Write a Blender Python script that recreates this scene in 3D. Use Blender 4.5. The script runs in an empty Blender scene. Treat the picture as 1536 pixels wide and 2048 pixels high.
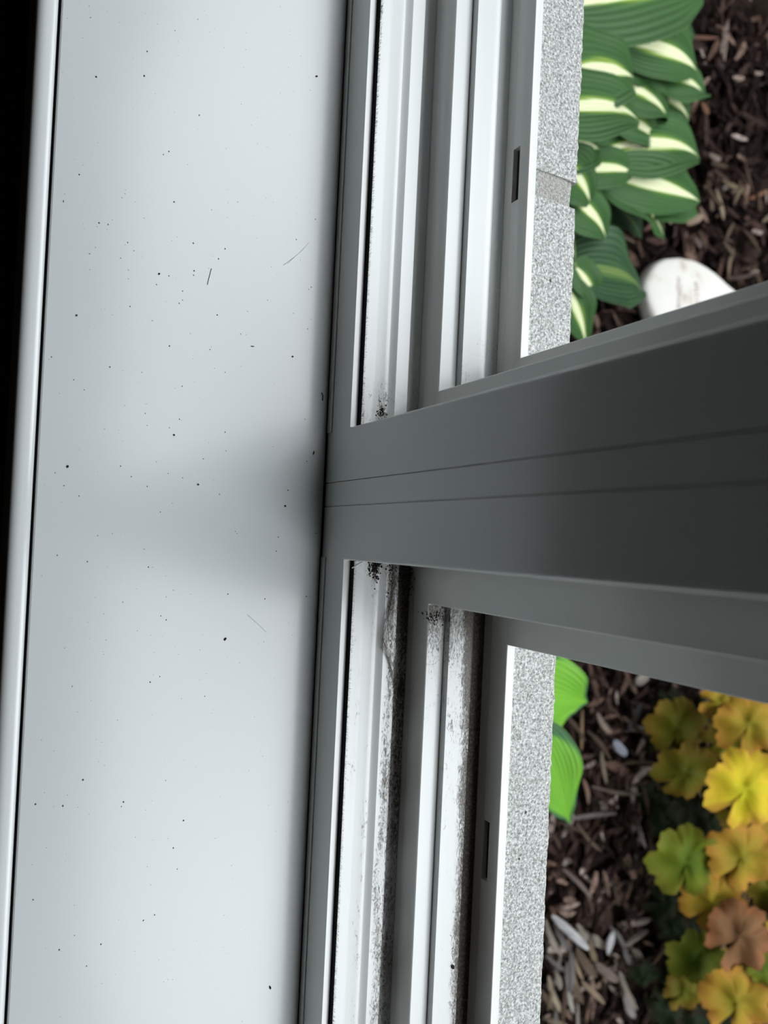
import bpy, bmesh, math, random
from mathutils import Vector, Matrix, noise
random.seed(7)
S = bpy.context.scene
COL = S.collection
CAMH = 0.95                      # camera height above the garden bed
# ---------------------------------------------------------------- camera
U = Vector((-0.04708, 0.88020, 0.47226))      # picture right in the world
Vd = Vector((0.99880, 0.04787, 0.01035))      # picture down
W = Vector((-0.01350, 0.47218, -0.88140))     # view direction
W.normalize(); U = (U - W*U.dot(W)).normalized(); Vd = W.cross(U)
F, CX, CY = 1500.0, 768.0, 1069.6
cd = bpy.data.cameras.new('camera'); cam = bpy.data.objects.new('camera', cd); COL.objects.link(cam)
m = Matrix((U, -Vd, -W)).transposed().to_4x4(); m.translation = Vector((0, 0, CAMH)); cam.matrix_world = m
cd.sensor_fit = 'VERTICAL'; cd.sensor_height = 36.0; cd.sensor_width = 27.0
cd.lens = F/2048*36; cd.shift_x = 0; cd.shift_y = (CY-1024)/2048
cd.clip_start = 0.01; cd.clip_end = 100
cd.dof.use_dof = True; cd.dof.focus_distance = 0.43; cd.dof.aperture_fstop = 6.6
S.camera = cam
# ---------------------------------------------------------------- overcast sky
wd = bpy.data.worlds.new('overcast_sky'); S.world = wd; wd.use_nodes = True
nt = wd.node_tree; nt.nodes.clear()
wo = nt.nodes.new('ShaderNodeOutputWorld'); bg = nt.nodes.new('ShaderNodeBackground')
tc = nt.nodes.new('ShaderNodeTexCoord'); sp = nt.nodes.new('ShaderNodeSeparateXYZ'); rp = nt.nodes.new('ShaderNodeValToRGB')
nt.links.new(tc.outputs['Generated'], sp.inputs[0]); nt.links.new(sp.outputs['Z'], rp.inputs[0])
for _ in range(2): rp.color_ramp.elements.new(.5)
for e_, (p_, c_) in zip(rp.color_ramp.elements, ((0.0, (.05, .06, .05)), (.66, (.12, .135, .13)), (.86, (.84, .88, .92)), (1.0, (.94, .97, 1.0)))):
    e_.position = p_; e_.color = (*c_, 1)     # low sky kept dark, as if trees all round, to deepen contrast; cloud overhead
nt.links.new(rp.outputs[0], bg.inputs[0]); bg.inputs[1].default_value = 5.6
nt.links.new(bg.outputs[0], wo.inputs[0])
S.view_settings.view_transform = 'Standard'; S.view_settings.look = 'None'
S.view_settings.gamma = 1; S.view_settings.use_curve_mapping = False
S.view_settings.exposure = 0.0

# ---------------------------------------------------------------- helpers
def ray(x, y): return U*(x-CX) + Vd*(y-CY) + W*F
def onz(x, y, z):                # point of the plane z (relative to the camera height) seen at picture point x, y
    r = ray(x, y); r = r*(z/r.z); return Vector((r.x, r.y, r.z+CAMH))
def ony(x, y, Y):
    r = ray(x, y); r = r*(Y/r.y); return Vector((r.x, r.y, r.z+CAMH))
def mk(name, verts, faces, mat=None, parent=None, smooth=False):
    me = bpy.data.meshes.new(name); me.from_pydata([tuple(v) for v in verts], [], faces); me.update()
    o = bpy.data.objects.new(name, me); COL.objects.link(o)
    if mat: me.materials.append(mat)
    if parent: o.parent = parent
    if smooth: me.polygons.foreach_set('use_smooth', [True]*len(me.polygons))
    return o
def fixn(o):
    bm = bmesh.new(); bm.from_mesh(o.data); bmesh.ops.recalc_face_normals(bm, faces=bm.faces); bm.to_mesh(o.data); bm.free(); return o
def tag(o, label=None, cat=None, group=None, kind=None):
    if label: o['label'] = label
    if cat: o['category'] = cat
    if group: o['group'] = group
    if kind: o['kind'] = kind
    return o
def empty(name, loc=(0, 0, 0)):
    o = bpy.data.objects.new(name, None); o.empty_display_size = .05; COL.objects.link(o); o.location = loc; return o
def child(o, p):
    o.parent = p; o.matrix_parent_inverse = Matrix.Translation(-Vector(p.location)) ; return o
def boxes(name, bl, mat, parent=None, bev=0, seg=2):
    bm = bmesh.new()
    for (x0, x1, y0, y1, z0, z1) in bl:
        r = bmesh.ops.create_cube(bm, size=1)
        for v in r['verts']:
            v.co = Vector(((x0+x1)/2+v.co.x*(x1-x0), (y0+y1)/2+v.co.y*(y1-y0), (z0+z1)/2+v.co.z*(z1-z0)+CAMH))
    if bev: bmesh.ops.bevel(bm, geom=list(bm.edges), offset=bev, segments=seg, affect='EDGES', clamp_overlap=True)
    me = bpy.data.meshes.new(name); bm.to_mesh(me); bm.free(); me.materials.append(mat)
    o = bpy.data.objects.new(name, me); COL.objects.link(o)
    if parent: child(o, parent)
    if bev: smooth_by_angle(o)
    return o
def smooth_by_angle(o, a=40):
    me = o.data; bm = bmesh.new(); bm.from_mesh(me)
    for f in bm.faces: f.smooth = True
    for e in bm.edges:
        e.smooth = not (len(e.link_faces) == 2 and e.calc_face_angle(0) > math.radians(a))
    bm.to_mesh(me); bm.free()
# ---------------------------------------------------------------- materials
def newmat(name):
    mt = bpy.data.materials.new(name); mt.use_nodes = True; n = mt.node_tree
    return mt, n, n.nodes['Principled BSDF'], n.nodes.new, n.links.new
def plain(name, c, rough=.5, spec=.5, bump=0, bscale=200):
    mt, n, b, N, L = newmat(name)
    b.inputs['Base Color'].default_value = (*c, 1); b.inputs['Roughness'].default_value = rough; b.inputs['Specular IOR Level'].default_value = spec
    if bump:
        g = N('ShaderNodeNewGeometry'); t = N('ShaderNodeTexNoise'); t.inputs['Scale'].default_value = bscale; t.inputs['Detail'].default_value = 5
        L(g.outputs['Position'], t.inputs['Vector']); bp = N('ShaderNodeBump'); bp.inputs['Strength'].default_value = bump; bp.inputs['Distance'].default_value = .001
        L(t.outputs[0], bp.inputs['Height']); L(bp.outputs[0], b.inputs['Normal'])
    return mt
def ramp(N, pts):
    r = N('ShaderNodeValToRGB'); e = r.color_ramp.elements
    while len(e) < len(pts): e.new(0.5)
    for q, (p, c) in zip(e, pts): q.position = p; q.color = (*c, 1) if len(c) == 3 else c
    return r
def math_(N, L, op, a, b=None, clamp=False):
    n = N('ShaderNodeMath'); n.operation = op; n.use_clamp = clamp
    for i, v in enumerate((a, b)):
        if v is None: continue
        if isinstance(v, (int, float)): n.inputs[i].default_value = v
        else: L(v, n.inputs[i])
    return n.outputs[0]
def mixc(N, L, f, a, b):
    n = N('ShaderNodeMix'); n.data_type = 'RGBA'
    for s, v in ((n.inputs[0], f), (n.inputs[6], a), (n.inputs[7], b)):
        if isinstance(v, tuple): s.default_value = (*v, 1)
        elif isinstance(v, (int, float)): s.default_value = v
        else: L(v, s)
    return n.outputs[2]
def pvc(name, col=(.80, .82, .81), rough=.24, speck=0.0, dirt=False, spec=.95):
    mt, n, b, N, L = newmat(name)
    g = N('ShaderNodeNewGeometry')
    c = None
    t = N('ShaderNodeTexNoise'); t.inputs['Scale'].default_value = 14; t.inputs['Detail'].default_value = 3; L(g.outputs['Position'], t.inputs['Vector'])
    base = mixc(N, L, t.outputs[0], tuple(x*.985 for x in col), tuple(min(1, x*1.01) for x in col))
    if speck:
        v = N('ShaderNodeTexVoronoi'); v.inputs['Scale'].default_value = 95; v.inputs['Randomness'].default_value = 1; L(g.outputs['Position'], v.inputs['Vector'])
        sc = N('ShaderNodeSeparateColor'); L(v.outputs['Color'], sc.inputs[0])
        near = math_(N, L, 'LESS_THAN', v.outputs['Distance'], math_(N, L, 'MULTIPLY', sc.outputs[0], .042))
        sel = math_(N, L, 'LESS_THAN', sc.outputs[1], speck)
        base = mixc(N, L, math_(N, L, 'MULTIPLY', math_(N, L, 'MULTIPLY', near, sel), .55), base, (.16, .16, .15))
    rgh = rough
    if dirt:
        a = N('ShaderNodeAttribute'); a.attribute_name = 'dirt'
        mp = N('ShaderNodeMapping'); mp.inputs['Scale'].default_value = (.55, 1.2, 1); L(g.outputs['Position'], mp.inputs[0])
        t1 = N('ShaderNodeTexNoise'); t1.inputs['Scale'].default_value = 640; t1.inputs['Detail'].default_value = 7; t1.inputs['Roughness'].default_value = .72; t1.inputs['Distortion'].default_value = 1.1; L(mp.outputs[0], t1.inputs['Vector'])
        t2 = N('ShaderNodeTexNoise'); t2.inputs['Scale'].default_value = 70; t2.inputs['Detail'].default_value = 4; L(mp.outputs[0], t2.inputs['Vector'])
        t3 = N('ShaderNodeTexNoise'); t3.inputs['Scale'].default_value = 900; t3.inputs['Detail'].default_value = 3; L(g.outputs['Position'], t3.inputs['Vector'])
        nn = math_(N, L, 'ADD', math_(N, L, 'MULTIPLY', t1.outputs[0], .75), math_(N, L, 'MULTIPLY', t2.outputs[0], .25))
        nn = math_(N, L, 'MULTIPLY', math_(N, L, 'SUBTRACT', nn, .5), 2.3)
        s = math_(N, L, 'SUBTRACT', math_(N, L, 'ADD', a.outputs['Fac'], nn), .5)
        mk_ = math_(N, L, 'MULTIPLY', s, 3.2, True)
        mk_ = math_(N, L, 'MULTIPLY', mk_, math_(N, L, 'MULTIPLY', a.outputs['Fac'], 3.0, True))
        dr = ramp(N, [(.33, (.007, .005, .003)), (.52, (.05, .034, .019)), (.72, (.17, .13, .085))]); L(t3.outputs[0], dr.inputs[0])
        film = mixc(N, L, math_(N, L, 'MULTIPLY', a.outputs['Fac'], .38, True), base, (.34, .30, .24))
        base = mixc(N, L, mk_, film, dr.outputs[0])
        rgh = math_(N, L, 'ADD', math_(N, L, 'MULTIPLY', a.outputs['Fac'], .45), rough, True)
        bp = N('ShaderNodeBump'); bp.inputs['Strength'].default_value = .5; bp.inputs['Distance'].default_value = .0004; L(mk_, bp.inputs['Height']); L(bp.outputs[0], b.inputs['Normal'])
    b.inputs['Specular IOR Level'].default_value = spec
    L(base, b.inputs['Base Color'])
    if isinstance(rgh, float): b.inputs['Roughness'].default_value = rgh
    else: L(rgh, b.inputs['Roughness'])
    return mt
M_frame = pvc('white_vinyl', (.77, .78, .755), .20)
M_track = pvc('soiled_track_vinyl', (.72, .74, .74), .14, dirt=True)
M_sill = pvc('satin_sill_paint', (.68, .71, .72), .19, speck=.30, spec=.6)
M_bar = pvc('gloss_nosing', (.84, .86, .87), .16, speck=.1)
M_pile = plain('charcoal_pile', (.012, .014, .014), .95, .1)
M_speck = plain('black_grit', (.018, .016, .014), .8, .2)
M_wall = plain('dim_plaster', (.20, .175, .14), .9)
M_dark = plain('dark_wood', (.05, .032, .02), .6)
M_under = plain('gap_shade', (.05, .04, .03), .8)
M_render = plain('house_render', (.5, .5, .48), .9, bump=.6)
M_soil = plain('damp_soil', (.012, .008, .006), .95, .03, 1.0, 90)
M_web = plain('cobweb_grey', (.22, .18, .12), .9)
M_seal = plain('white_sealant', (.85, .86, .84), .5)
# granular concrete
def concrete(name, lo, mid, hi):
    mt, n, b, N, L = newmat(name)
    g = N('ShaderNodeNewGeometry')
    t = N('ShaderNodeTexNoise'); t.inputs['Scale'].default_value = 620; t.inputs['Detail'].default_value = 3; t.inputs['Roughness'].default_value = .6; L(g.outputs['Position'], t.inputs['Vector'])
    t2 = N('ShaderNodeTexNoise'); t2.inputs['Scale'].default_value = 1300; t2.inputs['Detail'].default_value = 2; L(g.outputs['Position'], t2.inputs['Vector'])
    s = math_(N, L, 'ADD', math_(N, L, 'MULTIPLY', t.outputs[0], .6), math_(N, L, 'MULTIPLY', t2.outputs[0], .4))
    r = ramp(N, [(.36, lo), (.50, mid), (.62, hi)]); L(s, r.inputs[0])
    v = N('ShaderNodeTexVoronoi'); v.inputs['Scale'].default_value = 110; L(g.outputs['Position'], v.inputs['Vector'])
    sc = N('ShaderNodeSeparateColor'); L(v.outputs['Color'], sc.inputs[0])
    pit = math_(N, L, 'MULTIPLY', math_(N, L, 'LESS_THAN', v.outputs['Distance'], .10), math_(N, L, 'LESS_THAN', sc.outputs[0], .08))
    L(mixc(N, L, pit, r.outputs[0], (.06, .06, .055)), b.inputs['Base Color']); b.inputs['Roughness'].default_value = .85
    bp = N('ShaderNodeBump'); bp.inputs['Strength'].default_value = .8; bp.inputs['Distance'].default_value = .0008; L(s, bp.inputs['Height']); L(bp.outputs[0], b.inputs['Normal'])
    return mt
M_conc = concrete('speckled_concrete', (.15, .15, .145), (.42, .42, .41), (.72, .72, .71))
M_mort = concrete('mortar', (.17, .165, .15), (.34, .335, .31), (.5, .5, .48))

# ---------------------------------------------------------------- the setting
SILL = -.42
XL, XR = -1.15, 1.10               # window opening
ZH = 1.3                         # window head
st = dict(kind='structure')
w = boxes('wall_front', [(-1.9, XL, .03, .275, -1.3, 1.7), (XR, 1.9, .03, .275, -1.3, 1.7), (XL, XR, .03, .275, ZH, 1.7), (XL, XR, .03, .27, -1.3, SILL-.022)], M_wall)
tag(w, 'dim plastered wall around the window opening', None, None, 'structure')
w = boxes('wall_outside', [(-4, XL-.0, .275, .298, -1.2, 2.6), (XR, 4, .275, .298, -1.2, 2.6), (XL, XR, .275, .298, ZH, 2.6), (XL, XR, .27, .298, -1.2, -.42)], M_render)
tag(w, 'outside face of the house wall under the concrete ledge', None, None, 'structure')
for nm, b_ in (('wall_left', (-1.95, -1.9, -2.6, .03, -1.3, 1.7)), ('wall_right', (1.9, 1.95, -2.6, .03, -1.3, 1.7)), ('wall_back', (-1.95, 1.95, -2.65, -2.6, -1.3, 1.7)), ('ceiling', (-1.95, 1.95, -2.65, .275, 1.7, 1.76))):
    tag(boxes(nm, [b_], M_wall), 'plain dim %s of the room behind the camera' % nm.replace('_', ' '), None, None, 'structure')
tag(boxes('floor', [(-1.95, 1.95, -2.65, .03, -1.36, -1.3)], M_dark), 'very dark floor of the room far below the sill', None, None, 'structure')

# window sill with its rounded front nosing
sill = tag(empty('window_sill', (-.02, .1, SILL-.02+CAMH)), 'wide glossy off-white inner window sill dotted with black specks', None, None, 'structure')
boxes('sill_board', [(XL, XR, .0232, .1818, SILL-.02, SILL)], M_sill, sill, .0005, 2)
def prism_x(name, prof, x0, x1, mat, parent, mit0=0, mit1=0):
    # prof: closed list of (Y, z) ; swept along X
    n = len(prof); vs = [(x0, y, z+CAMH) for y, z in prof]+[(x1, y, z+CAMH) for y, z in prof]
    fs = [(i, (i+1) % n, n+(i+1) % n, n+i) for i in range(n)]+[tuple(range(n))[::-1], tuple(range(n, 2*n))]
    o = fixn(mk(name, vs, fs, mat)); child(o, parent); smooth_by_angle(o, 35); return o
def arc(cy, cz, r, a0, a1, n):
    return [(cy+r*math.cos(math.radians(a0+(a1-a0)*i/n)), cz+r*math.sin(math.radians(a0+(a1-a0)*i/n))) for i in range(n+1)]
pr = [(.0217, -.440)]+arc(.0203, -.4222, .0014, 0, 90, 4)+arc(.0172, -.4262, .0054, 90, 180, 10)+[(.0118, -.447), (.0125, -.449)]
prism_x('nosing', pr, XL, XR, M_bar, sill)
boxes('gap_shade_strip', [(XL, XR, .0216, .0233, -.440, -.430)], M_under, sill)  # dark strip down in the slot, its colour standing in for shade
tag(boxes('trim_1', [(XL-.05, XR+.05, .012, .03, -.58, -.45)], M_dark), 'dark apron board under the front of the window sill', None, None, 'structure')

# ---------------------------------------------------------------- the two window units
def rounded(pts, rad):
    out = []; n = len(pts)
    for i, (o, y) in enumerate(pts):
        r = rad[i]
        if r == 0: out.append((o, y)); continue
        p, q = Vector(pts[i-1]), Vector(pts[(i+1) % n]); c = Vector((o, y)); a = (p-c).normalized(); b = (q-c).normalized()
        A, B = c+a*r, c+b*r; ctr = c+(a+b)*r
        for k in range(6):
            t = k/5*math.pi/2; out.append(tuple(ctr-b*r*math.cos(t)-a*r*math.sin(t)))
    return out
O1, O2, O3 = .0309, .0540, .0754
PPTS = [(0, .183), (O1, .183), (O1, .227), (O2, .227), (O2, .268), (O3, .268), (O3, .2738), (0, .2738)]
SPTS = [(0, .183), (O1, .183), (O1, .1874), (.024, .1874), (.024, .2306), (.0369, .2306), (.0369, .227), (O2, .227), (O2, .2386), (.0465, .2386), (.0465, .2706), (.0592, .2706), (.0592, .268), (O3, .268), (O3, .2738), (0, .2738)]  # channels under rib and outer lip, undercut to deepen their shade
PROFS = {'sill': rounded(SPTS, [0, .0003, 0, 0, 0, 0, .0012, .0006, 0, 0, 0, 0, .0012, .0006, .0006, 0]), 'jamb': rounded([(0, .183), (O1, .183), (O1, .2262), (O2, .227), (O2, .2672), (O3, .268), (O3, .2738), (0, .2738)], [0, .0019, 0, .0010, 0, .0008, .0006, 0])}
def frame_member(kind, x0, x1, z0, z1, parent, mat=M_frame):
    PROF = PROFS['sill' if kind == 'sill' else 'jamb']; n = len(PROF); vs = []; e = 0
    for end in (0, 1):
        for o, y in PROF:
            if kind == 'sill': p = ((x0+o+e) if end == 0 else (x1-o-e), y, z0+o)
            elif kind == 'head': p = ((x0+o+e) if end == 0 else (x1-o-e), y, z1-o)
            elif kind == 'left': p = (x0+o, y, (z0+o+e) if end == 0 else (z1-o-e))
            else: p = (x1-o, y, (z0+o+e) if end == 0 else (z1-o-e))
            vs.append((p[0], p[1], p[2]+CAMH))
    fs = [(i, (i+1) % n, n+(i+1) % n, n+i) for i in range(n)]+[tuple(range(n))[::-1], tuple(range(n, 2*n))]
    ob = fixn(mk({'sill': 'frame_sill', 'head': 'frame_head'}.get(kind, 'frame_jamb'), vs, fs, mat)); child(ob, parent)
    return ob
def cut(o, box, inset_mat=None):
    x0, x1, y0, y1, z0, z1 = box
    c = boxes('cutter', [box], M_frame)
    md = o.modifiers.new('b', 'BOOLEAN'); md.object = c; md.operation = 'DIFFERENCE'; md.solver = 'EXACT'
    bpy.context.view_layer.update(); dg = bpy.context.evaluated_depsgraph_get()
    me = bpy.data.meshes.new_from_object(o.evaluated_get(dg)); o.modifiers.clear(); o.data = me
    cm = c.data; bpy.data.objects.remove(c); bpy.data.meshes.remove(cm)
def strip_grid(name, prof, x0, x1, dx, mat, parent, dirtf, bottom):
    # top surface swept along X with a 'dirt' attribute, closed underneath
    nx = max(2, int((x1-x0)/dx)); m_ = len(prof); vs = []; dv = []
    for i in range(nx+1):
        x = x0+(x1-x0)*i/nx
        for y, z in prof: vs.append((x, y, z+CAMH)); dv.append(dirtf(x, y) if dirtf else 0)
    fs = [(i*m_+j, (i+1)*m_+j, (i+1)*m_+j+1, i*m_+j+1) for i in range(nx) for j in range(m_-1)]
    k = len(vs)
    vs += [(x0, prof[0][0], bottom+CAMH), (x1, prof[0][0], bottom+CAMH), (x1, prof[-1][0], bottom+CAMH), (x0, prof[-1][0], bottom+CAMH)]; dv += [0]*4
    fs += [(k+3, k+2, k+1, k)]
    o = fixn(mk(name, vs, fs, mat)); child(o, parent)
    at = o.data.attributes.new('dirt', 'FLOAT', 'POINT'); at.data.foreach_set('value', dv)
    smooth_by_angle(o, 25); return o
def sm(a, b, t):
    t = max(0, min(1, (t-a)/(b-a))); return t*t*(3-2*t)
def dirt_inner(x, y):
    if x < -.03:                                        # upper window: nearly clean, grimy only by the mullion
        d = -x-.066; c = math.exp(-d/.022)
        return .10+.30*math.exp(-d/.05)+.5*c*math.exp(-((y-.2015)/.004)**2)+.25*math.exp(-d/.06)*sm(.215, .226, y)
    d = x-.009; c = math.exp(-d/.016)
    v = .22+.05*noise.noise(Vector((x*30, y*100, 0)))
    v += .46*math.exp(-((y-(.2125+.003*noise.noise(Vector((x*18, 1, 2)))))/.0032)**2)*(.55+.45*math.exp(-d/.2))
    v += sm(.2145, .2175, y)*(.30+.42*math.exp(-d/.11))
    v += c*.35*math.exp(-((y-.2015)/.0035)**2)+c*.12
    v += .16*math.exp(-((y-.2020)/.0018)**2)
    return min(1, v)
def dirt_outer(x, y):
    if x < -.03:
        d = -x-.088; return .10+.32*math.exp(-d/.05)+.12*sm(.262, .267, y)
    d = x-.033
    v = .24+.45*math.exp(-d/.045)
    v += sm(.2465, .2545, y)*.50
    v += sm(.2545, .2565, y)*.55
    return min(1.1, v)
def dirt_rib(x, y):
    if x < -.03: return .06+.25*math.exp(-(-x-.088)/.03)
    return .16+.60*math.exp(-(x-.033)/.035)
def hair_row(name, x0, x1, y, z0, z1, n, parent, mat, rng):
    vs = []; fs = []
    for i in range(n):
        x = x0+(x1-x0)*rng.random(); h = z1-z0
        lx = rng.uniform(-.0007, .0007); ly = rng.uniform(-.0002, .0012); zz = z0+h*rng.uniform(.55, 1.0); wd_ = .00012
        yy = y+rng.uniform(0, .0007); k = len(vs)
        vs += [(x-wd_, yy, z0+CAMH), (x+wd_, yy, z0+CAMH), (x+lx, yy+ly, zz+CAMH), (x+wd_*.2, yy+wd_*2, z0+CAMH)]; fs += [(k, k+1, k+2), (k+1, k+3, k+2), (k+3, k, k+2)]
    o = mk(name, vs, fs, mat); child(o, parent); o['kind'] = 'stuff'; return o
rng = random.Random(3)
def window(name, x0, x1, label, near):
    wn = tag(empty(name, ((x0+x1)/2, .183, SILL+CAMH)), label, None, None, 'structure')
    fsill = frame_member('sill', x0, x1, SILL, ZH, wn)
    if near == 'right':       # slots cut in the outer lip
        pa, pb = ony(1036, 294, .268), ony(1030, 402, .268); cut(fsill, (pa.x, pb.x, .262, .2715, -.3596, -.3534))
        for q in (0, 1):
            s_ = boxes('drain_slot', [(pa.x+.0002, pb.x-.0002, .2712, .2716, -.3596, -.3534)], M_dark, wn)
            if q == 0: break
    else:
        pa, pb = ony(975, 1643, .268), ony(970, 1762, .268); cut(fsill, (pa.x, pb.x, .262, .2715, -.3592, -.3536))
        boxes('drain_slot', [(pa.x+.0002, pb.x-.0002, .2712, .2716, -.3592, -.3536)], M_speck, wn)
    smooth_by_angle(fsill)
    for k in ('left', 'right', 'head'): smooth_by_angle(frame_member(k, x0, x1, SILL, ZH, wn))
    a, b = x0+O1+.0004, x1-O1-.0004
    # bead along the foot of the frame
    prism_x('bead', [(.1822, -.4200)]+[(.1822, -.4150)]+arc(.1829, -.4144, .0007, 180, 90, 3)+[(.1832, -.4137), (.1832, -.42)], a-.001, b+.001, M_frame, wn)
    # pile weatherstrip in its groove behind the lip
    boxes('weatherstrip', [(a, b, .1875, .1880, .0242-.42, -.3856)], M_pile, wn)
    hair_row('pile', a, b, .1875, -.388, -.3828, 9000, wn, M_pile, rng)
    # inner track liner
    pf = [(.1879, -.3872), (.1880, -.3850), (.1925, -.3850), (.1935, -.3848), (.1960, -.3848), (.1972, -.3850), (.2000, -.3850), (.2015, -.3854), (.2040, -.3855), (.2056, -.3850), (.2070, -.3838), (.2082, -.3830), (.2100, -.3829), (.2130, -.3829), (.2150, -.3829), (.2161, -.3829), (.2165, -.3832), (.2168, -.3935), (.2200, -.3940), (.2235, -.3940), (.2255, -.3940), (.2275, -.3940), (.2304, -.3940)]  # deep channel at the end, added so this band falls dark
    strip_grid('inner_track', pf, a, b, .004, M_track, wn, dirt_inner, .0242-.42)
    rb = [(.2274, O2-.42+.00015), (.2300, O2-.42+.0002), (.2340, O2-.42+.0002), (.2383, O2-.42+.0002)]
    strip_grid('rib_cap', rb, x0+O2+.0004, x1-O2-.0004, .004, M_track, wn, dirt_rib, O2-.42+.00005)
    a, b = x0+O2+.0004, x1-O2-.0004
    pf = [(.2387, -.3658), (.2388, -.3604), (.2410, -.3603), (.2440, -.3603), (.2475, -.3603), (.2505, -.3603), (.2535, -.3603), (.2543, -.3600), (.2548, -.3601), (.2551, -.3700), (.2580, -.3705), (.2630, -.3705), (.2658, -.3705), (.2672, -.3705), (.2704, -.3705)]  # drops into a channel shaped to give a dark band
    strip_grid('outer_track', pf, a, b, .004, M_track, wn, dirt_outer, .0467-.42)
    return wn
XA, XB = -.0360, -.0213
w1 = window('window_1', XL, XA, 'left window unit, clean white stepped tracks beside the hosta bed', 'right')
w2 = window('window_2', XB, XR, 'right window unit, stepped tracks stained with brown dirt and mould', 'left')
mull = boxes('trim_2', [(XA+.0003, XB-.0003, .1829, .272, SILL, ZH)], M_frame, None, .0005, 2)
tag(mull, 'narrow grey-white cover strip between the two window frames', None, None, 'structure')
# sealant line in the corner of window_2
c0, c1 = onz(704, 1136, -.3846), onz(732, 1121, -.3846)
def tube(name, pts, r, mat, parent=None, seg=5):
    vs = []; fs = []; n = len(pts)
    for i, p in enumerate(pts):
        d = (pts[min(i+1, n-1)]-pts[max(i-1, 0)]).normalized(); a = d.orthogonal().normalized(); b = d.cross(a)
        rr = r if not isinstance(r, (list, tuple)) else r[i]
        for k in range(seg): t = 2*math.pi*k/seg; vs.append(p+a*rr*math.cos(t)+b*rr*math.sin(t))
    for i in range(n-1):
        for k in range(seg): fs.append((i*seg+k, i*seg+(k+1) % seg, (i+1)*seg+(k+1) % seg, (i+1)*seg+k))
    fs += [tuple(range(seg))[::-1], tuple(range((n-1)*seg, n*seg))]
    o = mk(name, vs, fs, mat, None, True)
    if parent: child(o, parent)
    return o
tube('sealant', [c0, (c0+c1)/2, c1], .0004, M_seal, w2)

# ---------------------------------------------------------------- concrete ledge outside
ZL = -.352
def ledge(name, x0, x1, zt, yf, mat, label, dy=None):
    dx = .002; nx = int((x1-x0)/dx); vs = []; fs = []
    for i in range(nx+1):
        x = x0+(x1-x0)*i/nx
        j = noise.noise(Vector((x*230, 0, 1)))*.0009+noise.noise(Vector((x*60, 3, 1)))*.0009
        e = dy(x) if dy else 0
        edge = min(1, min(i, nx-i)/3)
        y = yf+j+e
        for (yy, zz) in ((.2742, zt-.055), (.2742, zt), (.30, zt+noise.noise(Vector((x*90, .3, 0)))*.0003), (y-.0022, zt-(1-edge)*.0008), (y-.0006, zt-.0007), (y, zt-.0022), (y+.001*noise.noise(Vector((x*150, 5, 0))), zt-.025), (y, zt-.055)):
            vs.append((x, yy, zz+CAMH))
    m_ = 8
    for i in range(nx):
        for k in range(m_): fs.append((i*m_+k, i*m_+(k+1) % m_, (i+1)*m_+(k+1) % m_, (i+1)*m_+k))
    fs += [tuple(range(m_))[::-1], tuple(range(nx*m_, nx*m_+m_))]
    o = fixn(mk(name, vs, fs, mat)); smooth_by_angle(o, 50)
    tag(o, label, None, None, 'structure'); return o
xa, xb = onz(1100, 346, ZL).x, onz(1100, 400, ZL).x
ledge('trim_3', XL-.1, xa, ZL, .3120, M_conc, 'pale speckled concrete ledge block left of the mortar joint')
ledge('trim_4', xb, XR+.1, ZL, .3123, M_conc, 'long pale speckled concrete ledge block right of the mortar joint', lambda x: -.0000)
ledge('trim_5', xa-.0002, xb+.0002, ZL-.0013, .3085, M_mort, 'darker recessed mortar joint between the two ledge blocks')

# ---------------------------------------------------------------- garden bed
GZ = -.95
M_ground = M_soil
nx, ny = 90, 60; vs = []
for j in range(ny+1):
    for i in range(nx+1):
        x = -4+8*i/nx; y = .298+(5.7)*(j/ny)**1.6
        vs.append((x, y, GZ+CAMH-.012+.008*noise.noise(Vector((x*6, y*6, 0)))))
fs = [(j*(nx+1)+i, j*(nx+1)+i+1, (j+1)*(nx+1)+i+1, (j+1)*(nx+1)+i) for j in range(ny) for i in range(nx)]
gr = mk('ground', vs, fs, M_soil, None, True); tag(gr, 'dark damp soil of the planting bed under the mulch', None, None, 'structure')

def chip_mat(name, attr):
    mt, n, b, N, L = newmat(name)
    if attr:
        a = N('ShaderNodeAttribute'); a.attribute_name = 'shade'; f = a.outputs['Fac']
    else: f = N('ShaderNodeObjectInfo').outputs['Random']
    r = ramp(N, [(0, (.006, .004, .003)), (.45, (.020, .0125, .0095)), (.70, (.042, .027, .020)), (.86, (.085, .054, .036)), (.95, (.16, .115, .08)), (1, (.24, .20, .16))]); L(f, r.inputs[0])
    g = N('ShaderNodeTexCoord'); t = N('ShaderNodeTexNoise'); t.inputs['Scale'].default_value = 160; t.inputs['Detail'].default_value = 4
    L(g.outputs['Object'], t.inputs['Vector'])
    k = ramp(N, [(.3, (.45, .42, .4)), (.7, (1.5, 1.45, 1.7))]); L(t.outputs[0], k.inputs[0])
    mm = N('ShaderNodeMix'); mm.data_type = 'RGBA'; mm.blend_type = 'MULTIPLY'; mm.inputs[0].default_value = 1; L(r.outputs[0], mm.inputs[6]); L(k.outputs[0], mm.inputs[7])
    L(mm.outputs[2], b.inputs['Base Color']); b.inputs['Roughness'].default_value = .8; b.inputs['Specular IOR Level'].default_value = .04
    bp = N('ShaderNodeBump'); bp.inputs['Strength'].default_value = .6; bp.inputs['Distance'].default_value = .001; L(t.outputs[0], bp.inputs['Height']); L(bp.outputs[0], b.inputs['Normal'])
    return mt
M_chip = chip_mat('bark_chip', False); M_chips = chip_mat('bark_mulch', True)
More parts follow.
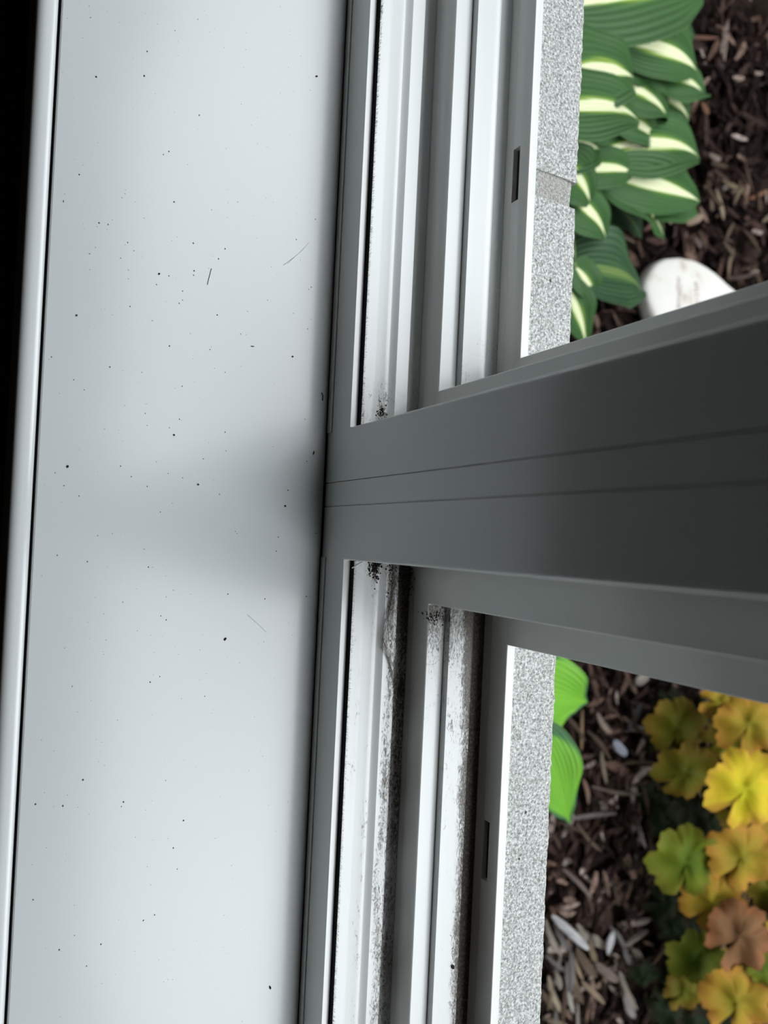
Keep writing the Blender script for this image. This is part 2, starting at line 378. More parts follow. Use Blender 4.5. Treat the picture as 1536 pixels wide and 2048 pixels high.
def solid_chip(name, c):
    mt, n, b, N, L = newmat(name); g = N('ShaderNodeTexCoord'); t = N('ShaderNodeTexNoise'); t.inputs['Scale'].default_value = 120; t.inputs['Detail'].default_value = 4
    mp = N('ShaderNodeMapping'); mp.inputs['Scale'].default_value = (.2, 1.5, 1.5); L(g.outputs['Object'], mp.inputs[0]); L(mp.outputs[0], t.inputs['Vector'])
    r = ramp(N, [(.3, tuple(x*.3 for x in c)), (.65, tuple(x*.7 for x in c))]); L(t.outputs[0], r.inputs[0]); L(r.outputs[0], b.inputs['Base Color']); b.inputs['Roughness'].default_value = .75; b.inputs['Specular IOR Level'].default_value = .1
    return mt
def chip_geo(rg, ln, wd, th):
    # bent tapering splinter along local X
    n = 5; vs = []; fs = []; bend = rg.uniform(-.07, .07)*ln; tw = rg.uniform(-.5, .5)
    for i in range(n):
        t = i/(n-1); s = (.35+.65*math.sin(math.pi*min(1, max(0, .12+.76*t)))**.6)*(1 if 0 < i < n-1 else rg.uniform(.3, .75))
        x = (t-.5)*ln; cy = bend*(4*t*(1-t)-.5); cz = bend*.3*math.sin(t*3)
        a = tw*(t-.5)
        for (p, q) in ((-1, -1), (1, -1), (1, 1), (-1, 1)):
            py, pz = p*wd/2*s*rg.uniform(.75, 1.15), q*th/2*s*rg.uniform(.7, 1.1)
            vs.append(Vector((x+rg.uniform(-.02, .02)*ln, cy+py*math.cos(a)-pz*math.sin(a), cz+py*math.sin(a)+pz*math.cos(a))))
    for i in range(n-1):
        for k in range(4): fs.append((i*4+k, i*4+(k+1) % 4, (i+1)*4+(k+1) % 4, (i+1)*4+k))
    fs += [(3, 2, 1, 0), tuple(range((n-1)*4, n*4))]
    return vs, fs
rg = random.Random(11)
protos = [chip_geo(rg, 1, rg.uniform(.09, .26), rg.uniform(.05, .12)) for _ in range(24)]
vs = []; fs = []; sh = []
BX0, BX1, BY0, BY1 = -1.05, .95, .55, 2.3
NCH = 11000
for q in range(NCH):
    x = rg.uniform(BX0, BX1); y = BY0+(BY1-BY0)*rg.random()**1.15
    pv, pf = protos[rg.randrange(24)]
    ln = rg.uniform(.02, .07)*(1 if rg.random() < .85 else 1.5)
    R = Matrix.Rotation(rg.uniform(0, 6.283), 3, 'Z') @ Matrix.Rotation(rg.gauss(0, .22), 3, 'Y') @ Matrix.Rotation(rg.uniform(-.7, .7), 3, 'X')
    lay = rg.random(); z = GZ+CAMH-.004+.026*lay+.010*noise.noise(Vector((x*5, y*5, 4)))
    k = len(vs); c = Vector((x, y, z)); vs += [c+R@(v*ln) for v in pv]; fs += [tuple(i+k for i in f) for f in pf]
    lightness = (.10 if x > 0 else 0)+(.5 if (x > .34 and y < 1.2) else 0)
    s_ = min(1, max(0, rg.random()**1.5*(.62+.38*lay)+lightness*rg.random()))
    sh += [s_]*len(pv)
o = mk('mulch', vs, fs, M_chips); at = o.data.attributes.new('shade', 'FLOAT', 'POINT'); at.data.foreach_set('value', sh)
tag(o, 'dark brown shredded bark mulch covering the garden bed', 'mulch', None, 'stuff')

# individual chips lying on top of the mulch
chip_meshes = []
for i in range(10):
    pv, pf = chip_geo(rg, 1, rg.uniform(.10, .26), rg.uniform(.06, .11)); me = bpy.data.meshes.new('wood_chip'); me.from_pydata([tuple(v*.045) for v in pv], [], pf); me.materials.append(M_chip); chip_meshes.append(me)
def chip_obj(me, p, rz, sc, label, group, ry=0.0):
    o = bpy.data.objects.new('wood_chip', me); COL.objects.link(o); o.location = p
    o.rotation_euler = (random.uniform(-.4, .4), ry, rz); o.scale = (sc,)*3
    tag(o, label, 'wood chip', group); return o
cnt = 0
for q in range(4000):
    if cnt >= 280: break
    left = cnt % 5 < 2
    if left: px, py = rg.uniform(1190, 1560), rg.uniform(-20, 700)
    else: px, py = rg.uniform(1095, 1440), rg.uniform(1300, 2070)
    if left and (px < 1405 and py < 380 or px < 1300 and py < 520 or (px-1385)**2+(py-590)**2 < 100**2): continue
    if not left and ((px > 1300 and 1400 < py < 1900)): continue
    if left and py > 620: continue
    p = onz(px, py, GZ+.022+rg.uniform(0, .012))
    chip_obj(chip_meshes[cnt % 10], p, rg.uniform(0, 6.28), rg.uniform(.5, 1.15), 'small dark bark chip lying in the mulch seen through the left window' if left else 'small brown bark chip lying in the mulch seen through the right window', 'bark chips beside the hosta' if left else 'bark chips beside the yellow coral bells', rg.uniform(-.25, .25)); cnt += 1
def chip_px(x0, y0, x1, y1, wpx, c, label, z=GZ+.034):
    a, b = onz(x0, y0, z), onz(x1, y1, z+.004); d = b-a; ln = d.length; sw = wpx/1500*((a-Vector((0, 0, CAMH))).dot(W))
    pv, pf = chip_geo(rg, ln, sw, sw*.5); me = bpy.data.meshes.new('wood_chip'); me.from_pydata([tuple(v) for v in pv], [], pf)
    me.materials.append(solid_chip('chip_wood', c))
    o = bpy.data.objects.new('wood_chip', me); COL.objects.link(o); o.location = (a+b)/2; o.rotation_euler = (0, 0, math.atan2(d.y, d.x))
    md = o.modifiers.new('s', 'SUBSURF'); md.levels = 1; md.render_levels = 1
    tag(o, label, 'wood chip', None)
WHT = (.50, .49, .50); TAN = (.30, .22, .15); GRY = (.17, .14, .13); BRN = (.085, .055, .04); ORG = (.22, .11, .06)
for a in [(1100, 1828, 1182, 1902, 22, WHT, 'largest whitish driftwood-like chip near the concrete ledge', GZ+.05),
          (1213, 1910, 1228, 1862, 20, WHT, 'short fat pale chip to the outer side of the whitish one', GZ+.048),
          (1225, 1480, 1255, 1512, 24, (.34, .36, .42), 'bluish grey rounded chip between the lime leaf and yellow leaves'),
          (1122, 1734, 1188, 1798, 11, (.20, .15, .13), 'straight slim brown stick, mid bed, right window'),
          (1163, 1415, 1165, 1505, 11, (.26, .17, .10), 'upright tan stick next to the lime hosta leaf'),
          (1190, 1425, 1225, 1470, 17, (.26, .20, .16), 'light brown chip under the lime hosta leaf tip'),
          (1146, 1905, 1168, 1965, 10, TAN, 'tan splinter just below the largest whitish chip'),
          (1092, 1950, 1128, 2035, 16, (.34, .28, .20), 'long tan splinter beside the ledge near the picture bottom'),
          (1132, 1975, 1150, 2030, 12, (.42, .38, .34), 'pale narrow splinter second from the ledge at the bottom'),
          (1160, 1960, 1212, 2010, 13, TAN, 'tan splinter slanting across the lower mulch'),
          (1187, 1925, 1240, 1965, 24, (.20, .15, .13), 'broad pinkish brown bark flake'),
          (1245, 1985, 1272, 2040, 22, (.28, .25, .24), 'broad grey weathered chip near the green seedlings'),
          (1245, 1895, 1300, 1862, 8, (.28, .22, .19), 'thin pale twig lying beside another at the dark bed edge'),
          (1237, 1897, 1292, 1858, 6, GRY, 'thin grey twig under the pale twig at the bed edge'),
          (1255, 1465, 1285, 1405, 20, (.10, .085, .09), 'curved dark root piece under the mullion edge'),
          (1268, 1365, 1300, 1352, 30, (.36, .31, .27), 'beige flat bark piece right under the mullion'),
          (1235, 1625, 1130, 1640, 12, (.15, .125, .12), 'grey curved root running toward the ledge'),
          (1290, 1590, 1180, 1575, 9, (.12, .09, .07), 'brown bowed twig beside the grey root'),
          (1165, 1555, 1180, 1610, 12, (.24, .15, .11), 'reddish splinter fan piece above the grey root'),
          (1200, 1500, 1215, 1570, 16, (.20, .16, .12), 'fibrous brown slab beside the reddish splinter'),
          (1370, 450, 1410, 428, 20, (.34, .25, .18), 'light tan chip off the tip of the lowest striped leaf'),
          (1430, 375, 1450, 440, 13, (.33, .26, .18), 'slim tan chip pointing at the light one, left window'),
          (1475, 360, 1500, 410, 8, (.20, .12, .08), 'brown crooked twig in the outer left bed'),
          (1205, 445, 1275, 487, 12, (.22, .15, .11), 'long brown sliver under the shaded hosta leaf'),
          (1365, 76, 1440, 74, 9, (.17, .085, .06), 'orange brown twig under the topmost hosta leaf'),
          (1400, 205, 1420, 228, 18, (.20, .10, .055), 'rusty chip touching the outermost hosta leaf tip'),
          (1415, 310, 1445, 318, 18, (.24, .18, .15), 'pale knob-like chip in the dark upper bed'),
          (1385, 475, 1405, 495, 16, (.15, .10, .09), 'pinkish brown chip above the flat white stone'),
          (1450, 560, 1520, 545, 10, (.09, .06, .05), 'dark long splinter outward of the white stone'),
          (1495, 400, 1536, 380, 10, ORG, 'reddish brown splinter at the right picture border')]:
    chip_px(*a)

rc = random.Random(77)
tan_mats = [solid_chip('tan_splinter', c) for c in ((.19, .14, .09), (.12, .085, .06), (.27, .23, .19), (.085, .055, .038), (.16, .145, .135))]
def splinter(px, py, ln, an, wpx, mi, label, group):
    z = GZ+.032+rc.uniform(0, .010); a = onz(px-ln/2*math.sin(an), py-ln/2*math.cos(an), z); b = onz(px+ln/2*math.sin(an), py+ln/2*math.cos(an), z)
    d = b-a; sw = wpx/1500*((a-Vector((0, 0, CAMH))).dot(W)); pv, pf = chip_geo(rc, d.length, sw, sw*.5)
    me = bpy.data.meshes.new('wood_chip'); me.from_pydata([tuple(v) for v in pv], [], pf); me.materials.append(tan_mats[mi])
    o = bpy.data.objects.new('wood_chip', me); COL.objects.link(o); o.location = (a+b)/2; o.rotation_euler = (0, 0, math.atan2(d.y, d.x)); tag(o, label, 'wood chip', group)
for q in range(26):
    splinter(rc.uniform(1085, 1300), rc.uniform(1850, 2060), rc.uniform(32, 88), rc.gauss(.45, .35), rc.uniform(7, 17), rc.randrange(5), 'weathered tan splinter in the pale chips near the picture bottom', 'tan splinters beside the ledge')
for q in range(16):
    splinter(rc.uniform(1105, 1300), rc.uniform(1400, 1800), rc.uniform(35, 80), rc.gauss(.3, .8), rc.uniform(5, 11), rc.choice((1, 3, 3)), 'slim brown splinter on the mulch between ledge and yellow plant', 'brown splinters in the middle bed')
for q in range(16):
    splinter(rc.uniform(1400, 1540), rc.uniform(330, 540), rc.uniform(30, 60), rc.gauss(.2, .7), rc.uniform(6, 11), rc.choice((0, 1, 3)), 'tan splinter on the dark mulch past the striped leaves', 'tan splinters past the hosta')

# flat engraved garden stone
stone = tag(empty('garden_stone', onz(1385, 600, GZ+.03)), 'flat whitish garden stone with faint reddish lettering on the mulch', 'stone')
out = [(1350, 514), (1375, 516), (1400, 524), (1430, 543), (1455, 565), (1480, 588), (1497, 612), (1495, 645), (1465, 680), (1420, 695), (1370, 690), (1335, 672), (1313, 640), (1300, 605), (1293, 575), (1298, 550), (1312, 528), (1330, 517)]
ZS = GZ+.058
def mkstone():
    # closed smooth outline resampled, three rings and domed top
    P = [onz(x, y, ZS) for x, y in out]; n = len(P); ring = []
    for i in range(n):
        for k in range(5):
            t = k/5; p0, p1, p2, p3 = P[i-1], P[i], P[(i+1) % n], P[(i+2) % n]
            ring.append(.5*((2*p1)+(p2-p0)*t+(2*p0-5*p1+4*p2-p3)*t*t+(3*p1-p0-3*p2+p3)*t**3))
    c = sum(ring, Vector())/len(ring); m_ = len(ring); vs = []; fs = []
    for (s, dz) in ((.0, .004), (.35, .0038), (.7, .003), (.9, .001), (.96, -.001), (.99, -.004), (1.0, -.009), (1.0, -.022), (.97, -.03)):
        for i, p in enumerate(ring):
            nn = 1+.012*noise.noise(p*60+Vector((0, 0, dz*200)))*(s > .8)
            vs.append(c+(p-c)*s*nn+Vector((0, 0, dz+.0007*noise.noise(p*s*90))))
    for r in range(8):
        for i in range(m_): fs.append((r*m_+i, r*m_+(i+1) % m_, (r+1)*m_+(i+1) % m_, (r+1)*m_+i))
    fs.append(tuple(range(8*m_, 9*m_)))
    return vs, fs
mt, n, b, N, L = newmat('white_stone'); g = N('ShaderNodeNewGeometry')
t = N('ShaderNodeTexNoise'); t.inputs['Scale'].default_value = 25; t.inputs['Detail'].default_value = 5; L(g.outputs['Position'], t.inputs['Vector'])
t2 = N('ShaderNodeTexNoise'); t2.inputs['Scale'].default_value = 250; t2.inputs['Detail'].default_value = 5; L(g.outputs['Position'], t2.inputs['Vector'])
r = ramp(N, [(.25, (.36, .29, .22)), (.42, (.56, .54, .50)), (1, (.64, .63, .60))]); L(t.outputs[0], r.inputs[0]); L(r.outputs[0], b.inputs['Base Color']); b.inputs['Roughness'].default_value = .8
bp = N('ShaderNodeBump'); bp.inputs['Strength'].default_value = .5; bp.inputs['Distance'].default_value = .001; L(t2.outputs[0], bp.inputs['Height']); L(bp.outputs[0], b.inputs['Normal'])
M_stone = mt
vs, fs = mkstone(); so = fixn(mk('slab', vs, fs, M_stone, None, True)); child(so, stone)
M_ink = plain('faded_red_letters', (.33, .19, .16), .9); M_ink2 = plain('faded_grey_letters', (.36, .28, .28), .9)
def letters(x, y0, y1, h, mat, n, seed):
    r_ = random.Random(seed); k = 0
    for i in range(n):
        yy = y0+(y1-y0)*(i+.5)/n; hw = abs(y1-y0)/n*.34; hh = h*(1 if r_.random() < .4 else .62)
        pts = []
        for j in range(9):
            a = j/8*math.pi*1.6+r_.uniform(-.2, .2)+i
            pts.append(onz(x+hh/2*math.cos(a), yy+hw*math.sin(a)+hh*.12*math.cos(a), ZS+.0040))
        ob = tube('letter', pts, .0008, mat, None, 4); child(ob, stone)
letters(1358, 553, 617, 9, M_ink2, 8, 2); letters(1394, 563, 609, 14, M_ink, 4, 5)

# ---------------------------------------------------------------- leaves
def uvmesh(o, uvs):
    uv = o.data.uv_layers.new(name='UVMap')
    for lp in o.data.loops: uv.data[lp.index].uv = uvs[lp.vertex_index]
def hosta_mat(name, centre, inner, outer, edge, cw, lime=False):
    mt, n, b, N, L = newmat(name)
    uv = N('ShaderNodeUVMap'); uv.uv_map = 'UVMap'; s = N('ShaderNodeSeparateXYZ'); L(uv.outputs[0], s.inputs[0])
    u, v = s.outputs[0], s.outputs[1]          # u along, v in -1..1
    av = math_(N, L, 'ABSOLUTE', v)
    oi = N('ShaderNodeObjectInfo')
    cb = N('ShaderNodeCombineXYZ'); L(math_(N, L, 'MULTIPLY', u, 1.2), cb.inputs[0]); L(math_(N, L, 'MULTIPLY', v, 9), cb.inputs[1]); L(math_(N, L, 'MULTIPLY', oi.outputs['Random'], 50), cb.inputs[2])
    t = N('ShaderNodeTexNoise'); t.inputs['Scale'].default_value = 1.6; t.inputs['Detail'].default_value = 3; L(cb.outputs[0], t.inputs['Vector'])
    j = math_(N, L, 'MULTIPLY', math_(N, L, 'SUBTRACT', t.outputs[0], .5), .28 if not lime else .3)
    d = math_(N, L, 'ADD', av, j)
    # the pale centre widens before mid leaf and runs out at the tip
    wdt = math_(N, L, 'MULTIPLY', math_(N, L, 'SINE', math_(N, L, 'MULTIPLY', math_(N, L, 'POWER', u, .8), 2.9)), cw)
    wdt = math_(N, L, 'ADD', wdt, .015)
    q = math_(N, L, 'DIVIDE', d, wdt)
    if lime: r = ramp(N, [(.0, centre), (.50, inner), (.72, inner), (.86, outer), (1, edge)]); q = math_(N, L, 'MULTIPLY', q, .9)
    else: r = ramp(N, [(.0, centre), (.42, centre), (.50, inner), (.70, outer), (1, edge)]); q = math_(N, L, 'MULTIPLY', q, .45)
    L(q, r.inputs[0])
    # parallel veins
    vv = math_(N, L, 'SINE', math_(N, L, 'MULTIPLY', math_(N, L, 'POWER', av, .85), 46))
    vm = math_(N, L, 'MULTIPLY', math_(N, L, 'ADD', vv, 1), .11)
    col = mixc(N, L, math_(N, L, 'MULTIPLY', vm, math_(N, L, 'GREATER_THAN', q, .5)), r.outputs[0], (.12, .21, .075) if not lime else (.3, .55, .08))
    L(col, b.inputs['Base Color']); b.inputs['Roughness'].default_value = .45; b.inputs['Specular IOR Level'].default_value = .25
    b.inputs['Subsurface Weight'].default_value = 0.0
    bp = N('ShaderNodeBump'); bp.inputs['Strength'].default_value = .35; bp.inputs['Distance'].default_value = .002; L(vv, bp.inputs['Height']); L(bp.outputs[0], b.inputs['Normal'])
    return mt
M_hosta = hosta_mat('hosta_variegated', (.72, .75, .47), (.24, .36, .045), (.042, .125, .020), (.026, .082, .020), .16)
M_hosta_d = hosta_mat('hosta_plain_and_shade', (.12, .18, .05), (.05, .12, .025), (.022, .07, .022), (.012, .045, .018), .10)  # shade of the low leaves put into the green; also the plain round leaf
M_hosta_l = hosta_mat('hosta_lime', (.15, .38, .03), (.12, .33, .025), (.03, .14, .035), (.012, .07, .04), 1.15, True)
M_stem = plain('leaf_stalk', (.16, .26, .08), .5)
def hosta_leaf(parent, b0, t0, wpx, mat, zb, zt, roll=0., arch=.16, cup=.12, stalk=True, crown=None):
    B, T = onz(b0[0], b0[1], zb), onz(t0[0], t0[1], zt)
    ax = T-B; ln = ax.length; ax.normalize()
    depth = ((B+T)/2-Vector((0, 0, CAMH))).dot(W); Wd = wpx*1.32/1500*depth
    up = Vector((0, -.25, 1)); side = ax.cross(up).normalized(); up = side.cross(ax).normalized()
    Rr = Matrix.Rotation(roll, 3, ax); side = Rr@side; up = Rr@up
    nu, nv = 22, 20; vs = []; uvs = []; ph = random.uniform(0, 6)
    for i in range(nu+1):
        u = i/nu; wv = (math.sin(math.pi*min(1, u**.62))**.75)*(1-.25*u)*1.1 if u < .9 else 0
        wv = (max(0, math.sin(math.pi*u**.62))**.8)*(1.05-.2*u)
        if u > .84: wv *= 1-.35*math.sin((u-.84)/.16*math.pi)
        for j in range(nv+1):
            v = j/nv*2-1
            back = -.10*ln*max(0, abs(v)-.15)*max(0, 1-u*5)       # heart-shaped base lobes
            h = arch*ln*(4*u*(1-u)*.5-u*u*.25+.25*u) + cup*Wd*(abs(v)**1.4)*math.sin(math.pi*u)*.9
            h += .0016*math.sin(abs(v)*30)*math.sin(math.pi*u) + .012*Wd/.06*math.sin(u*9+ph+(2 if v > 0 else 0))*abs(v)**2*math.sin(math.pi*u)*.4
            vs.append(B+ax*(u*ln+back)+side*(v*wv*Wd/2)+up*h); uvs.append((u, v))
    m_ = nv+1; fs = [(i*m_+j, i*m_+j+1, (i+1)*m_+j+1, (i+1)*m_+j) for i in range(nu) for j in range(nv)]
    o = mk('leaf', vs, fs, mat, None, True); uvmesh(o, uvs); child(o, parent)
    if stalk and crown is not None:
        s = tube('stalk', [crown, (crown+B)/2+Vector((0, 0, .03)), B, B+ax*ln*.06+up*.002], [.004, .0035, .003, .0015], M_stem); child(s, o)
    return o
hc = onz(1080, 250, GZ)+Vector((0, 0, .01))
hosta = tag(empty('hosta', hc), 'green hosta clump with cream-striped leaves outside the left window', 'plant')
HL = [ # base, tip, width, z base, z tip, roll
 ((1135, 14), (1402, -16), 165, .22, .15, .15), ((1150, -70), (1380, -75), 120, .20, .14, 0), ((1235, 82), (1395, 146), 92, .20, .15, .25), ((1110, 150), (1268, 157), 128, .25, .21, .1),
 ((1290, 150), (1412, 203), 92, .165, .12, -.2), ((1232, 125), (1302, 166), 60, .19, .17, 0), ((1222, 165), (1338, 245), 88, .19, .15, -.1), ((1296, 180), (1378, 243), 78, .15, .12, 0),
 ((1085, 220), (1280, 246), 120, .27, .22, -.1), ((1225, 228), (1318, 291), 76, .18, .15, 0), ((1200, 300), (1400, 318), 118, .17, .12, -.15), ((1145, 340), (1268, 348), 66, .20, .17, .1),
 ((1215, 350), (1400, 404), 84, .17, .13, .35), ((1190, 340), (1330, 486), 104, .16, .11, -.25), ((1270, 395), (1392, 420), 92, .13, .10, -.1), ((1125, 318), (1180, 408), 84, .24, .20, .2),
 ((1120, 378), (1212, 480), 92, .21, .16, 0), ((1128, 565), (1172, 692), 62, .17, .13, .2), ((1148, 530), (1190, 606), 56, .18, .15, .1), ((1100, 300), (1200, 300), 90, .23, .2, 0),
 ((1150, 15), (1262, 40), 90, .16, .13, 0), ((1130, 100), (1240, 190), 90, .19, .16, -.3)]
for i, (b_, t_, w_, zb, zt, ro) in enumerate(HL):
    hosta_leaf(hosta, b_, t_, w_, M_hosta, GZ+zb, GZ+zt, ro, crown=hc+Vector((random.uniform(-.02, .02), random.uniform(-.02, .02), 0)))
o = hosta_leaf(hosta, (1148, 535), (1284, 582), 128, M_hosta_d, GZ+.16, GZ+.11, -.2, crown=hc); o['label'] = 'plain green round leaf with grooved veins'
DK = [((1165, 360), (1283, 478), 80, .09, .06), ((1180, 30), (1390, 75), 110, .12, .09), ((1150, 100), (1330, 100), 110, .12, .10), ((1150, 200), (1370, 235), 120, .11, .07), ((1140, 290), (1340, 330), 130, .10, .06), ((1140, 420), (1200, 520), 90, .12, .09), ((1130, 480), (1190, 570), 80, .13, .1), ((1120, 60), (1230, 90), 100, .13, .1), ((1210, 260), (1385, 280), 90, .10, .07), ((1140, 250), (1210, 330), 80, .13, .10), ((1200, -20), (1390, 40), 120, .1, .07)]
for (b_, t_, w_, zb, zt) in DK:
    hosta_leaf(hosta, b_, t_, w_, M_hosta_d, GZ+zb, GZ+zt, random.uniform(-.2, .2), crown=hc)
# second hosta, lime centred, outside the right window
h2c = onz(1060, 1500, GZ)+Vector((0, 0, .01))
hosta2 = tag(empty('hosta', h2c), 'lime-centred hosta leaves peeping over the ledge outside the right window', 'plant')
hosta_leaf(hosta2, (1040, 1372), (1176, 1404), 122, M_hosta_l, GZ+.22, GZ+.18, .1, .06, .1, crown=h2c)
hosta_leaf(hosta2, (1076, 1462), (1140, 1648), 92, M_hosta_l, GZ+.22, GZ+.18, .1, .06, .08, crown=h2c)
hosta_leaf(hosta2, (1020, 1420), (1095, 1480), 90, M_hosta_l, GZ+.18, GZ+.15, 0, .1, .1, crown=h2c)

# coral bells (yellow lobed leaves)
def bell_mat(name, c0, c1, c2):
    mt, n, b, N, L = newmat(name); uv = N('ShaderNodeUVMap'); uv.uv_map = 'UVMap'; s = N('ShaderNodeSeparateXYZ'); L(uv.outputs[0], s.inputs[0])
    g = N('ShaderNodeTexCoord'); t = N('ShaderNodeTexNoise'); t.inputs['Scale'].default_value = 28; t.inputs['Detail'].default_value = 4; L(g.outputs['Object'], t.inputs['Vector'])
    f = math_(N, L, 'ADD', s.outputs[0], math_(N, L, 'MULTIPLY', math_(N, L, 'SUBTRACT', t.outputs[0], .5), .9))
    r = ramp(N, [(.1, c0), (.62, c1), (1, c2)]); L(f, r.inputs[0])
    vn = math_(N, L, 'GREATER_THAN', math_(N, L, 'COSINE', math_(N, L, 'MULTIPLY', s.outputs[1], 7)), .965)
    col = mixc(N, L, math_(N, L, 'MULTIPLY', vn, .35), r.outputs[0], tuple(min(1, x*1.3+.005) for x in c0))
    L(col, b.inputs['Base Color']); b.inputs['Roughness'].default_value = .6; b.inputs['Specular IOR Level'].default_value = .08
    bp = N('ShaderNodeBump'); bp.inputs['Strength'].default_value = .5; bp.inputs['Distance'].default_value = .003; L(t.outputs[0], bp.inputs['Height']); L(bp.outputs[0], b.inputs['Normal'])
    return mt
BM = {'yellow': bell_mat('bell_yellow', (.36, .33, .010), (.50, .37, .02), (.44, .25, .03)),
      'gold': bell_mat('bell_gold', (.17, .145, .010), (.27, .17, .018), (.32, .15, .025)),
      'olive': bell_mat('bell_olive', (.066, .074, .004), (.10, .085, .006), (.13, .08, .01)),
      'green': bell_mat('bell_green', (.05, .085, .005), (.095, .12, .008), (.12, .12, .014)),
      'peach': bell_mat('bell_peach', (.10, .05, .02), (.17, .085, .038), (.21, .085, .035)),
      'dark': bell_mat('bell_painted_shade', (.004, .010, .002), (.007, .013, .003), (.010, .007, .002))}  # near-black copy: gloom between the leaves painted into the leaf colour
def bell_leaf(parent, cx, cy, rpx, kind, z, rot, tilt=(0, 0), crown=None, seed=0):
    r_ = random.Random(seed+int(cx)*7+int(cy)); C = onz(cx, cy, z); dep = (C-Vector((0, 0, CAMH))).dot(W); Rr = rpx/1500*dep*.98
    nt_, nr = 72, 9; vs = [Vector((0, 0, 0))]; uvs = [(0, 0)]; ph = r_.uniform(0, 6)
    for k in range(1, nr+1):
        rr = k/nr
        for i in range(nt_):
            th = 2*math.pi*i/nt_-math.pi
            lob = .79+.21*abs(math.cos(th*3.5))**.55
            scal = .035*math.cos(th*21)
            notch = -.55*math.exp(-((abs(th)-math.pi)/.13)**2)
            R_ = Rr*(lob+scal+notch)*(1+.06*math.sin(th*2+ph))
            x, y = R_*rr*math.cos(th), R_*rr*math.sin(th)
            zz = Rr*(.16*rr*rr*math.sin(th*3.5*2/2+ph)*.9 - .10*rr*rr + .05*math.sin(rr*6+th*2+ph) + .12*rr**3*math.cos(th*7+ph)*.6)
            vs.append(Vector((x, y, zz))); uvs.append((rr, th))
    fs = [(0, 1+i, 1+(i+1) % nt_) for i in range(nt_)]
    for k in range(nr-1):
        for i in range(nt_): a = 1+k*nt_; fs.append((a+i, a+nt_+i, a+nt_+(i+1) % nt_, a+(i+1) % nt_))
    R3 = Matrix.Rotation(tilt[0]*.6+.5, 3, 'X') @ Matrix.Rotation(tilt[1], 3, 'Y') @ Matrix.Rotation(rot, 3, 'Z')
    off = R3@Vector((Rr*.12, 0, 0))
    o = mk('leaf', [C-off+R3@v for v in vs], fs, BM[kind], None, True); uvmesh(o, uvs); child(o, parent)
    if crown is not None:
        p = C-off; s = tube('stalk', [crown, crown.lerp(p, .5)+Vector((0, 0, -.01)), p-Vector((0, 0, .001))], [.0025, .002, .0015], M_stem2); child(s, o)
    return o
M_stem2 = plain('bell_stalk', (.16, .09, .04), .6)
bc = onz(1500, 1720, GZ)+Vector((0, 0, .005))
bells = tag(empty('coral_bells', bc), 'coral bells plant with ruffled yellow, gold and orange lobed leaves', 'plant')
H = GZ
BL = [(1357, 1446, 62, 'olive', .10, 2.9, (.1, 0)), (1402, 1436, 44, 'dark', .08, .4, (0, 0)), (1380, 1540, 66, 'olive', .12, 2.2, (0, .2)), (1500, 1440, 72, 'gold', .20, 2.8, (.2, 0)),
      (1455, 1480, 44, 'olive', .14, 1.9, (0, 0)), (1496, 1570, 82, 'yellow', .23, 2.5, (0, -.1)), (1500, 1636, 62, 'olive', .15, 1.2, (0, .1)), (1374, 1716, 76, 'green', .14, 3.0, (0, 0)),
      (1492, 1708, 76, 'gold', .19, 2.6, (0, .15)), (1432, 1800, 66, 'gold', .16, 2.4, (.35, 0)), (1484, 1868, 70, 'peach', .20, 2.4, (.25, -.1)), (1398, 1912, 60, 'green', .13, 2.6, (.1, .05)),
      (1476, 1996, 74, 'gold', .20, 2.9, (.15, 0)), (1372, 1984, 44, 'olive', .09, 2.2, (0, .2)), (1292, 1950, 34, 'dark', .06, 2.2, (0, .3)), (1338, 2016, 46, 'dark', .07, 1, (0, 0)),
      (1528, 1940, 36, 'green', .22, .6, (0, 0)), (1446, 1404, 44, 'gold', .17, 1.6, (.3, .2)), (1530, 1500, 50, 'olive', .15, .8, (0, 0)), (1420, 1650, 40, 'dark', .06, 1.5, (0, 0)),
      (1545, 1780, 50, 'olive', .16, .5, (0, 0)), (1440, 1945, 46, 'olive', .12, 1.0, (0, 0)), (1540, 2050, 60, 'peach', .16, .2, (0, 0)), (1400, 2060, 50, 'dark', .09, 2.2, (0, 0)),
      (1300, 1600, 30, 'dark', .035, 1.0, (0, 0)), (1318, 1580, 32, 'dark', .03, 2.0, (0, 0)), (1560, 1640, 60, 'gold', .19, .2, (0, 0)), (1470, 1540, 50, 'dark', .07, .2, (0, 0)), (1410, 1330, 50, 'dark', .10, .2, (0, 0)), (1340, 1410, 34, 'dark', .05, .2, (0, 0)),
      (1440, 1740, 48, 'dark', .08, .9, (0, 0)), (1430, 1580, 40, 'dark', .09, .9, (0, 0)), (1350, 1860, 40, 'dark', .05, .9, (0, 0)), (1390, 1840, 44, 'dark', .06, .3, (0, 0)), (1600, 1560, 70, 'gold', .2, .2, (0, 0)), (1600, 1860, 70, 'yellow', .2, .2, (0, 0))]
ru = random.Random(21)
for q in range(60):  # extra low leaves, added to darken the gaps in the plant
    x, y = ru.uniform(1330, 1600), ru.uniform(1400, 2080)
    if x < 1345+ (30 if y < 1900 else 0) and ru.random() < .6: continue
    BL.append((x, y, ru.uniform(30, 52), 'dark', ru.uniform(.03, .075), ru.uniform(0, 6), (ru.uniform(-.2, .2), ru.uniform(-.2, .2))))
for i, (x, y, r0, kd, z, ro, ti) in enumerate(BL):
    o = bell_leaf(bells, x, y, r0, kd, H+z, ro, ti, bc+Vector((random.uniform(-.02, .02), random.uniform(-.02, .02), 0)), i)
    o['label'] = {'yellow': 'bright yellow', 'gold': 'golden orange', 'olive': 'dull olive yellow', 'green': 'lime green', 'peach': 'orange brown', 'dark': 'shade-painted dark green'}[kd]+' lobed leaf'

